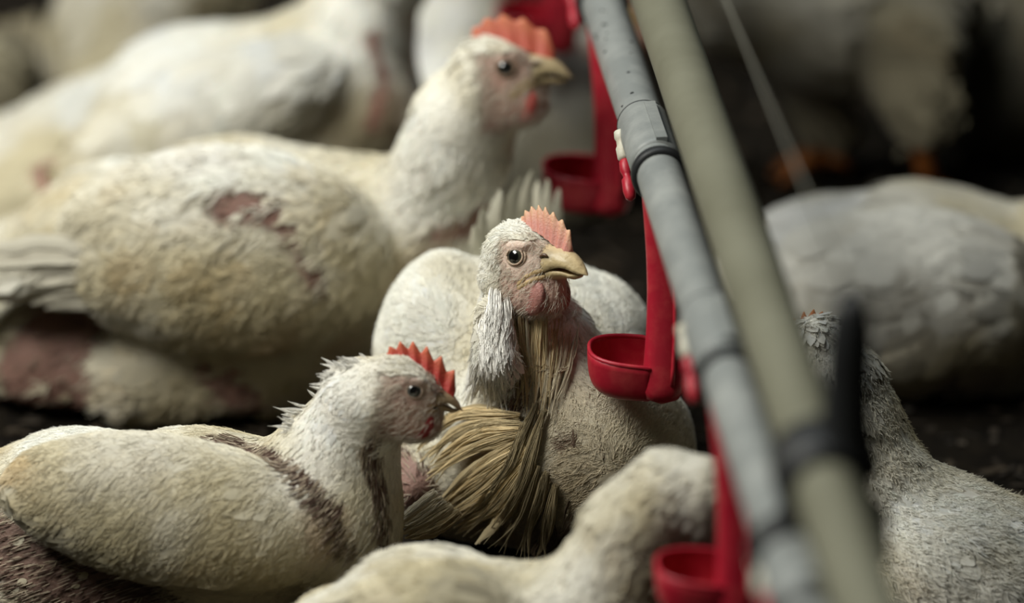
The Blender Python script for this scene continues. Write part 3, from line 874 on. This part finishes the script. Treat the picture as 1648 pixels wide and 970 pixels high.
# ================================================================== chickens
# ---- central hen
DA = .062
A = hen('sharp central chicken facing the camera with tan wet throat feathers',
    [(846, 468, 3.545 + DA, 52), (860, 545, 3.56 + DA, 64), (885, 640, 3.58 + DA, 100), (915, 715, 3.60 + DA, 165), (845, 620, 3.67 + DA, 205), (850, 540, 3.75 + DA, 130), (845, 470, 3.79 + DA, 70), (842, 420, 3.80 + DA, 30)],
    [('ball', 960, 740, 3.59 + DA, 150, .03), ('ball', 760, 760, 3.62 + DA, 110, .03), ('ell', 705, 560, 3.66 + DA, 100, 155, .06, -8, .012), ('ell', 985, 580, 3.68 + DA, 80, 130, .06, 12, .012),
     ('ell', 664, 780, 3.60 + DA, 36, 52, .028, 0, .02), ('cone', 795, 505, 3.525 + DA, 24, 800, 588, 3.52 + DA, 30, .012), ('cone', 912, 530, 3.565 + DA, 32, 930, 640, 3.59 + DA, 42, .02)],
    head=dict(at=(838, 418, 3.535 + DA), f=(.71, -.01, .70), u=(.04, 1, .10), s=1.16, neck=3, beakc=(.64, .50, .27), beakc2=(.66, .46, .32), iris=(.06, .06, .042), lid=(.52, .39, .29),
              comb1=(.52, .22, .175), comb2=(.68, .43, .26), comb=dict(teeth=8, height=13.5, x0=38, z0=5, x1=3, z1=20.5, tooth=.24), watt=(.36, .165, .14), wsize=1.0, throat=(.40, .21, .17)),
    vox=.003, nf=10000, fl=(.009, .016), stain=.02, fuzz=60000, fuzz_nb=5, seed=4, soil=.1, skin_face=(.66, .51, .42), fuzz_rad=.00014, lift=.028,
    bare=[[(828, 545, 6), (836, 600, 11), (828, 650, 12)], [(640, 745, 30), (665, 785, 40)]], lumps=.0014, bare_col=(.23, .14, .115), nofeather=[(795, 590, 34)],
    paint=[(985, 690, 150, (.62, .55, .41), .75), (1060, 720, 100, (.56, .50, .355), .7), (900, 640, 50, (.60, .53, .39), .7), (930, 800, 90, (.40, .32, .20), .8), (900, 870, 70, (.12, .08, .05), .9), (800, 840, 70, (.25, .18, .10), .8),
           (680, 620, 60, (.66, .61, .45), .6), (925, 708, 15, (.16, .10, .07), .9), (780, 700, 60, (.42, .30, .20), .7)])
ca = A.cast
st = A.strands
def surf_guide(h, pts, lift0=.004, lift1=.006, dflt=3.59):
    out = []; last = dflt
    for i, (x, y) in enumerate(pts):
        q = h.cast(x, y)
        if q is None: q = P(x, y, last)
        else:
            dd = np.dot(q - CAM, FW); q = P(x, y, min(dd, last + .03) if i else dd); last = np.dot(q - CAM, FW)
        t = i / max(1, len(pts) - 1)
        out.append(q + TO * (lift0 + (lift1 - lift0) * t))
    return out
TAN = np.array([.54, .44, .265])
# wet throat strings
for k in range(54):
    u = (k + random.random()) / 54
    x0 = 816 + 118 * u; y0 = 512 + 8 * math.sin(u * 3.14) + random.uniform(-14, 16)
    xm = 838 + 78 * u + random.uniform(-7, 7); xe = 832 + 62 * u + random.uniform(-10, 10); ye = random.uniform(585, 675)
    c = TAN * random.uniform(.85, 1.35) if random.random() > u * .8 else np.array([.64, .57, .42]) * random.uniform(.85, 1.1)
    g = surf_guide(A, [(x0, y0), ((x0 + xm) / 2 + random.uniform(-5, 5), 560), (xm, 600), (xe, ye)], .0004, .005)
    st.add(*clump_strands(g, 20, random.uniform(.0014, .0026), tip=.05, sr=.00020, col=c, spread0=.3))
# fan of long stained feathers sweeping to the lower left
fan = [[(835, 668), (775, 660), (725, 668), (672, 722)], [(838, 680), (780, 676), (735, 690), (690, 735)], [(838, 688), (785, 690), (745, 705), (700, 745)],
       [(842, 696), (790, 712), (745, 728), (688, 762)], [(845, 704), (800, 728), (750, 762), (700, 818)], [(846, 712), (808, 742), (760, 780), (690, 838)],
       [(850, 722), (818, 760), (775, 800), (700, 850)], [(852, 735), (828, 775), (790, 818), (735, 858)], [(858, 742), (838, 790), (806, 835), (765, 875)],
       [(866, 750), (850, 800), (828, 845), (800, 890)], [(872, 690), (850, 740), (836, 790), (790, 850)], [(880, 760), (866, 815), (850, 860), (838, 900)],
       [(862, 650), (846, 700), (826, 750), (780, 800)], [(876, 660), (858, 720), (842, 770), (815, 830)], [(895, 780), (884, 830), (872, 870), (868, 905)]]
for k, gl in enumerate(fan):
    for rep in range(4):
        j = [(x + random.uniform(-12, 12) * (i / 3 + .3), y + random.uniform(-11, 11) * (i / 3 + .3)) for i, (x, y) in enumerate(gl)]
        dark = .55 if k > 8 else 1.0
        c = TAN * random.uniform(.75, 1.5) * dark
        g = surf_guide(A, j, .004 + .003 * random.random(), .012)
        st.add(*clump_strands(g, 34, random.uniform(.0026, .0044), tip=.08, sr=.00019, col=c, spread0=.08))
    vg = surf_guide(A, gl, .003, .009)
    if k < 9: big_feather('hackle_feather', vg, random.uniform(.007, .009), TAN * random.uniform(.9, 1.2) * (.6 if k > 8 else 1.0), A.obj, A.base, twist=random.uniform(-.15, .15))
for k in range(26):                                    # short pale quills low on the breast
    x = random.uniform(850, 1000); y = random.uniform(800, 880)
    g = surf_guide(A, [(x, y), (x - 5 + random.uniform(-10, 10), y + 18), (x - 8 + random.uniform(-16, 16), y + 38)], .002, .008)
    st.add(*clump_strands(g, 8, .0014, tip=.1, sr=.0002, col=(.10, .07, .045)))
# white ruff at the left of the neck
for k in range(230):
    u = random.random(); v_ = random.random() ** .8
    x = 776 + 48 * u - 10 * v_; y = 462 + 142 * v_
    L = random.uniform(30, 62); dx = (-24 + 44 * u) * (.4 + .6 * v_)
    g = surf_guide(A, [(x, y), (x + dx * .5, y + L * .5), (x + dx + random.uniform(-8, 8), y + L)], .0005, .005, 3.55)
    st.add(*clump_strands(g, 14, .0030, tip=.2, sr=.00026, col=np.array([.90, .88, .83]) * random.uniform(.93, 1.03), spread0=.5))
# crease on the breast, its shade put into dark strand colour
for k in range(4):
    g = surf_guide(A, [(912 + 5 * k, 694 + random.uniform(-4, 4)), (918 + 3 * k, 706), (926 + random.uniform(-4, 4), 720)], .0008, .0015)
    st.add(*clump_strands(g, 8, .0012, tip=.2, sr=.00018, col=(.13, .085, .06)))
st.build('barbs', A.obj, A.base)
# raised tail feathers, each a part
for (x0, y0, x1, y1, x2, y2, w, d) in [(838, 430, 838, 350, 857, 274, .013, 3.83), (826, 430, 812, 355, 838, 284, .012, 3.82), (812, 432, 788, 370, 806, 306, .012, 3.82), (856, 430, 878, 355, 882, 288, .011, 3.84),
                                       (864, 430, 892, 370, 900, 304, .010, 3.85), (804, 440, 772, 390, 778, 334, .012, 3.81), (848, 430, 858, 350, 866, 292, .010, 3.85), (800, 445, 764, 402, 764, 362, .011, 3.80)]:
    big_feather('tail_feather', [P(x0, y0, d - .01), P(x1, y1, d - .045), P(x2, y2, d - .05)], w * 1.4, np.array((.50, .475, .38)) * random.uniform(.75, 1.15), A.obj, A.base, twist=random.uniform(-.2, .2), t0=.45)
# stained wing quills at lower left
for (pts, w, c) in [([(700, 800), (665, 830), (628, 850)], .007, (.56, .49, .35)), ([(715, 812), (676, 838), (632, 860)], .007, (.50, .42, .27)), ([(690, 790), (660, 814), (630, 838)], .006, (.60, .54, .41)), ([(730, 826), (695, 852), (650, 868)], .007, (.38, .29, .16)),
                    ([(705, 806), (668, 836), (640, 846)], .006, (.58, .52, .38)), ([(725, 820), (688, 846), (640, 866)], .007, (.44, .35, .20))]:
    gq = [P(x + 12, y, 3.60 - .004 * i) for i, (x, y) in enumerate(pts)]
    big_feather('wing_quill', gq, w, c, A.obj, A.base, twist=random.uniform(-.2, .2))
    Sx = Strands(); Sx.add(*clump_strands([q_ + TO * .002 for q_ in gq], 40, w * .6, tip=.04, sr=.00018, col=np.array(c) * 1.05, spread0=.4)); Sx.build('barbs', A.obj, A.base)

# ---- front-left hen
B = hen('white chicken lying at front left with red comb and brown bare shoulder band',
    [(630, 634, 3.527, 48), (588, 648, 3.537, 62), (545, 735, 3.557, 82), (505, 830, 3.577, 112), (330, 855, 3.597, 158), (120, 860, 3.617, 160), (-60, 880, 3.637, 130), (-170, 880, 3.657, 80)],
    [('ball', 330, 950, 3.597, 150, .03), ('ball', 100, 960, 3.617, 150, .03), ('ball', 548, 868, 3.557, 84, .03), ('ball', 520, 800, 3.557, 90, .03), ('ell', 285, 822, 3.527, 268, 118, .030, -11, .010)],
    head=dict(at=(640, 626, 3.522), f=(.97, -.13, .06), u=(.12, 1, .12), s=.98, bl=.76, bh=.62, neck=3, face_x=-9, beakc=(.38, .27, .15), beakc2=(.36, .22, .15), iris=(.10, .10, .09), lid=(.42, .32, .25),
              comb1=(.40, .04, .03), comb2=(.56, .15, .07), comb=dict(teeth=6, height=14.5, x0=36, z0=3, x1=-8, z1=22, tooth=.42), watt=(.24, .03, .03), wsize=.9),
    vox=.003, nf=10000, fl=(.009, .020), stain=.5, fuzz=18000, fuzz_nb=8, seed=9, paint=[(220, 715, 120, (.74, .71, .62), .7), (540, 650, 110, (.84, .82, .76), .9), (500, 760, 60, (.78, .75, .67), .8), (200, 850, 70, (.60, .54, .36), .5), (430, 900, 80, (.56, .48, .30), .6), (300, 790, 40, (.62, .54, .34), .5), (40, 740, 40, (.58, .44, .24), .7), (540, 860, 50, (.42, .31, .22), .6)], soil=.05, skin_face=(.44, .33, .27),
    bare=[[(362, 714, 22), (405, 728, 15), (460, 750, 12), (510, 785, 12), (545, 830, 12), (562, 880, 10)], [(598, 715, 8), (606, 760, 10), (614, 820, 10), (618, 860, 8)], [(0, 800, 20), (30, 880, 65), (110, 915, 62), (200, 950, 55), (260, 975, 38)]], bare_col=(.16, .10, .078), lumps=.0016, lift=.03, fuzz_rad=.00015, rough=.05)
for k in range(120):
    u = random.random(); x = np.interp(u, [0, .25, .5, .75, 1], [452, 482, 517, 548, 584]); y = np.interp(u, [0, .25, .5, .75, 1], [690, 648, 606, 586, 572])
    t_ = random.uniform(2, 14); x += t_ * .75; y += t_ * .7
    q = B.cast(x, y)
    if q is None: continue
    dl = random.uniform(.006, .012); dr = cvec(-.85 + .15 * u, .05 + .15 * u, -.1) + rng.normal(0, .22, 3)
    B.strands.add(*clump_strands([q, q + dr * dl * .5, q + dr * dl * 1.1], 9, .0013, tip=.15, sr=.00018, col=np.array([.84, .82, .76]) * random.uniform(.9, 1.03), spread0=.4))
B.strands.build('barbs', B.obj, B.base)

# ---- middle-left hen with raised head
C = hen('white chicken standing behind with raised head, orange comb and pink flank patches',
    [(785, 138, 3.830, 66), (745, 195, 3.840, 72), (725, 270, 3.850, 80), (690, 345, 3.870, 96), (560, 400, 3.900, 150), (380, 415, 3.930, 188), (190, 420, 3.960, 150), (50, 440, 3.990, 90), (-40, 440, 4.010, 50)],
    [('ball', 660, 410, 3.880, 105, .03), ('ell', 370, 400, 3.830, 260, 165, .045, -4, .010), ('ball', 380, 600, 3.890, 105, .03), ('ball', 230, 610, 3.890, 110, .03), ('ball', 90, 580, 3.910, 120, .03), ('ball', 500, 540, 3.900, 110, .03),
     ('ell', 90, 430, 3.850, 140, 45, .03, 14, .008)],
    head=dict(at=(792, 120, 3.820), f=(.95, .12, .22), u=(-.05, 1, .05), s=1.2, neck=4, bl=.86, face_x=-3, beakc=(.50, .39, .22), beakc2=(.44, .28, .16), iris=(.02, .02, .015), lid=(.30, .20, .14),
              comb1=(.44, .085, .05), comb2=(.56, .19, .09), comb=dict(teeth=5, height=15, x0=36, x1=-7, z1=22, tooth=.22), watt=(.38, .075, .06), wsize=.85),
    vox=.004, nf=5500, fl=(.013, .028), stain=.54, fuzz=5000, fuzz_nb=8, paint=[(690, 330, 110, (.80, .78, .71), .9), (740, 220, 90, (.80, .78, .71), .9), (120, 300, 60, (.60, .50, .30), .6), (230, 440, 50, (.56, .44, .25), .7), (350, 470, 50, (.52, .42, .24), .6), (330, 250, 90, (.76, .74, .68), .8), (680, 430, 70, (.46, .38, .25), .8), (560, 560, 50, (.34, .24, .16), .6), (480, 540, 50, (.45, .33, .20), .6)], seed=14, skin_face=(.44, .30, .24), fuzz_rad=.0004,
    bare=[[(362, 335, 26), (420, 328, 28), (472, 365, 28), (503, 415, 27), (525, 458, 20)], [(10, 475, 24), (70, 480, 26)], [(110, 530, 65), (60, 610, 80), (130, 650, 70), (60, 670, 60)], [(340, 600, 24), (380, 625, 32), (420, 655, 32)], [(705, 380, 16), (755, 362, 20), (790, 320, 8)]], bare_col=(.22, .125, .098), lift=.045)
C.strands.build('barbs', C.obj, C.base)
for k in range(12):
    u = k / 11; y0 = 405 + 90 * u; x0 = 190 + 120 * u; x2 = -50 + 150 * u * u
    gq = [P(x0, y0 + random.uniform(-6, 6), 3.805), P((x0 + x2) / 2, y0 - 14 + random.uniform(-6, 6), 3.815), P(x2, y0 + 4 + random.uniform(-8, 8), 3.83)]
    big_feather('wing_quill', gq, .011, np.array((.66, .62, .51)) * random.uniform(.82, 1.03), C.obj, C.base, nrml=nrm(TO + UP * .5 * (1 - u)), twist=random.uniform(-.12, .12))

# ---- back-left hen
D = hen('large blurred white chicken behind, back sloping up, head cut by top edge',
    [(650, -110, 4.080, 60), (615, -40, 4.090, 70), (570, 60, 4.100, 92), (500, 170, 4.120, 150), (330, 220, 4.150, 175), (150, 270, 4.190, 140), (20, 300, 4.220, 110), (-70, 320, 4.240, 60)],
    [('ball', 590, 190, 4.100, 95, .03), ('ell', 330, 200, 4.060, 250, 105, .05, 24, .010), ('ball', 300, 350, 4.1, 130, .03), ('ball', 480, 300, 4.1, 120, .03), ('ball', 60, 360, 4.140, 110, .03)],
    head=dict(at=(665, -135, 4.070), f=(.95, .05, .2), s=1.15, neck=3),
    vox=.005, nf=3600, fl=(.015, .032), stain=.4, paint=[(300, 110, 80, (.74, .75, .73), .9), (440, 70, 80, (.74, .75, .73), .9), (130, 160, 70, (.72, .73, .70), .8), (560, 200, 100, (.42, .35, .22), .8), (250, 220, 50, (.50, .45, .30), .7), (400, 290, 110, (.46, .42, .27), .8), (200, 330, 90, (.48, .41, .26), .8), (640, 170, 50, (.30, .21, .13), .8)], seed=21, bare=[[(75, 275, 24), (85, 310, 20)], [(600, 60, 10), (620, 130, 10), (600, 200, 14)]])  # ridge highlights and lower-right shading are put into the coat colour
# ---- far birds
E = hen('tan blurred chicken at the top left corner behind the sloping back',
    [(420, -180, 4.370, 50), (380, -100, 4.380, 60), (300, -20, 4.400, 110), (200, 40, 4.430, 110), (125, 75, 4.450, 60)],
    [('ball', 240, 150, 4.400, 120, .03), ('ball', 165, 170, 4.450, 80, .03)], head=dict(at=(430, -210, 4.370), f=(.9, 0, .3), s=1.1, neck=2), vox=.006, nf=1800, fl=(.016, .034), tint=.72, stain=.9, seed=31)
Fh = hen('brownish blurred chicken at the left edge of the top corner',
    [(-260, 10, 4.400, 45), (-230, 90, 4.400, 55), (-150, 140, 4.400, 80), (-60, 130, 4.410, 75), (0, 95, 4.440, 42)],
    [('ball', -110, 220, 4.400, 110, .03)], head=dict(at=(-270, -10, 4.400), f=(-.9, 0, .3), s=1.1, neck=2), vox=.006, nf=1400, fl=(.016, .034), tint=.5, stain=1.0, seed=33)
G = hen('pale blurred chicken upright behind the tall hen head at the top edge',
    [(800, -260, 4.380, 50), (780, -180, 4.380, 60), (760, -90, 4.390, 80), (745, 40, 4.410, 100), (720, 130, 4.440, 115), (680, 180, 4.480, 90)],
    [('ball', 740, 200, 4.400, 120, .03)], head=dict(at=(805, -290, 4.380), f=(-.8, 0, .5), s=1.1, neck=3), vox=.006, nf=1800, fl=(.016, .03), tint=1.1, stain=.0, seed=35)
Hh = hen('dim grey chicken blurred between the tall hen beak and the grey pipe',
    [(1010, 40, 4.220, 40), (985, 90, 4.230, 50), (950, 150, 4.240, 80), (905, 200, 4.260, 90), (862, 225, 4.290, 60)],
    [('ball', 900, 280, 4.240, 90, .03)], head=dict(at=(1012, 22, 4.220), f=(.35, 0, .9), s=1.0, neck=2), vox=.006, nf=1500, fl=(.016, .03), tint=.55, stain=.4, seed=37)  # tint darkens the coat to stand in for shadow over the bird
# ---- right-hand birds
I = hen('big blurred grey-white chicken seen side on at the right edge',
    [(1790, 330, 3.97, 60), (1740, 380, 3.97, 80), (1660, 470, 3.97, 130), (1500, 490, 3.98, 190), (1340, 500, 4.0, 180), (1240, 500, 4.03, 110), (1180, 480, 4.05, 60)],
    [('ell', 1470, 480, 3.90, 230, 150, .05, -6, .010), ('ball', 1500, 570, 3.96, 140, .03), ('ball', 1360, 570, 3.98, 130, .03), ('ball', 1630, 550, 3.97, 130, .03)],
    head=dict(at=(1810, 300, 3.96), f=(.95, 0, .2), s=1.1, neck=2), vox=.005, nf=4200, fl=(.015, .030), tint=.8, stain=.3, paint=[(1590, 470, 32, (.24, .18, .13), .8), (1550, 620, 60, (.20, .15, .11), .8), (1480, 460, 40, (.40, .35, .27), .7), (1400, 600, 70, (.34, .28, .21), .7), (1620, 600, 60, (.28, .22, .17), .7), (1400, 330, 110, (.84, .84, .82), .8), (1300, 350, 80, (.84, .84, .82), .7)], seed=41,  # lit top, dark creases and darker lower side put into the coat colour
    bare=[[(1570, 580, 14), (1545, 625, 18), (1590, 480, 9)]], bare_col=(.13, .10, .085))
J = hen('ragged white chicken at lower right with head hidden behind the black prong',
    [(1318, 560, 3.60, 42), (1352, 620, 3.60, 62), (1376, 710, 3.60, 76), (1420, 810, 3.60, 95), (1520, 900, 3.60, 125), (1640, 960, 3.62, 140), (1740, 960, 3.64, 100)],
    [('ball', 1560, 980, 3.58, 140, .03), ('ball', 1440, 960, 3.58, 110, .03)],
    head=dict(at=(1316, 555, 3.60), f=(-.75, -.1, -.55), u=(0, 1, 0), s=.82, neck=3, comb=dict(teeth=5, height=10, x1=-8, z1=23), comb1=(.40, .14, .06), comb2=(.48, .22, .09)),
    vox=.004, nf=5500, fl=(.012, .024), tint=1.0, stain=.3, fuzz=5000, fuzz_nb=14, seed=44, rough=.14, lift=.12)
J.strands.build('barbs', J.obj, J.base)
K = hen('blurred cream chicken in the foreground bottom, neck stretched behind the red cup',
    [(1135, 800, 3.370, 50), (1080, 800, 3.370, 64), (1020, 860, 3.380, 74), (975, 960, 3.390, 90), (870, 1040, 3.410, 130), (690, 1040, 3.430, 150), (560, 1060, 3.450, 110), (480, 1080, 3.460, 60)],
    [('ball', 760, 1130, 3.410, 150, .03), ('ball', 950, 1120, 3.390, 130, .03), ('ell', 690, 985, 3.390, 160, 80, .05, 4, .012)],
    head=dict(at=(1140, 800, 3.365), f=(.85, -.2, -.35), s=.95, neck=3), vox=.004, nf=4500, fl=(.012, .026), tint=.92, stain=.5, fuzz=1500, fuzz_nb=10, fuzz_rad=.0004, seed=47)
K.strands.build('barbs', K.obj, K.base)
L = hen('dark blurred chicken standing on orange legs in the upper right background',
    [(1080, -160, 4.250, 45), (1110, -100, 4.250, 60), (1190, -20, 4.250, 105), (1320, 10, 4.250, 125), (1440, 30, 4.270, 95), (1520, 10, 4.290, 50)],
    [('cone', 1440, 70, 4.230, 75, 1460, 180, 4.220, 42, .03), ('cone', 1290, 80, 4.290, 70, 1310, 190, 4.290, 40, .03)],
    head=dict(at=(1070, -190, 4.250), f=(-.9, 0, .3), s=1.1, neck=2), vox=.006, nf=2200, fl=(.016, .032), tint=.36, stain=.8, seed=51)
M_LEG = plain_mat('orange_leg_scales', (.26, .085, .015), .6, .3, ((.17, .052, .011), 150, .4, .7))
for (kx, ky, kd_, ax_, ay_) in [(1470, 190, 4.22, 1502, 292), (1315, 190, 4.29, 1330, 270)]:
    k0, k1 = P(kx, ky, kd_), P(ax_, ay_, kd_); k1[2] = .012
    parts = [tube([k0, k0 * .6 + k1 * .4, k1], [.010, .0075, .008], 12)]
    for an in (-.5, 0, .5, 3.14):
        dv = np.array([-math.cos(an), -math.sin(an) - .3, 0]); ln = .018 if an == 3.14 else .042
        parts.append(tube([k1, k1 + dv * ln * .5 + np.array([0, 0, .003]), k1 + dv * ln + np.array([0, 0, -.006])], [.007, .0055, .002], 10))
    v, f = merge(parts); mesh_obj('leg', v, f, M_LEG, L.obj, L.base)
Mh = hen('very dark brown chicken blurred at the top right corner',
    [(1760, -60, 4.350, 45), (1730, 0, 4.350, 60), (1680, 60, 4.350, 90), (1600, 110, 4.370, 95), (1550, 110, 4.390, 60)],
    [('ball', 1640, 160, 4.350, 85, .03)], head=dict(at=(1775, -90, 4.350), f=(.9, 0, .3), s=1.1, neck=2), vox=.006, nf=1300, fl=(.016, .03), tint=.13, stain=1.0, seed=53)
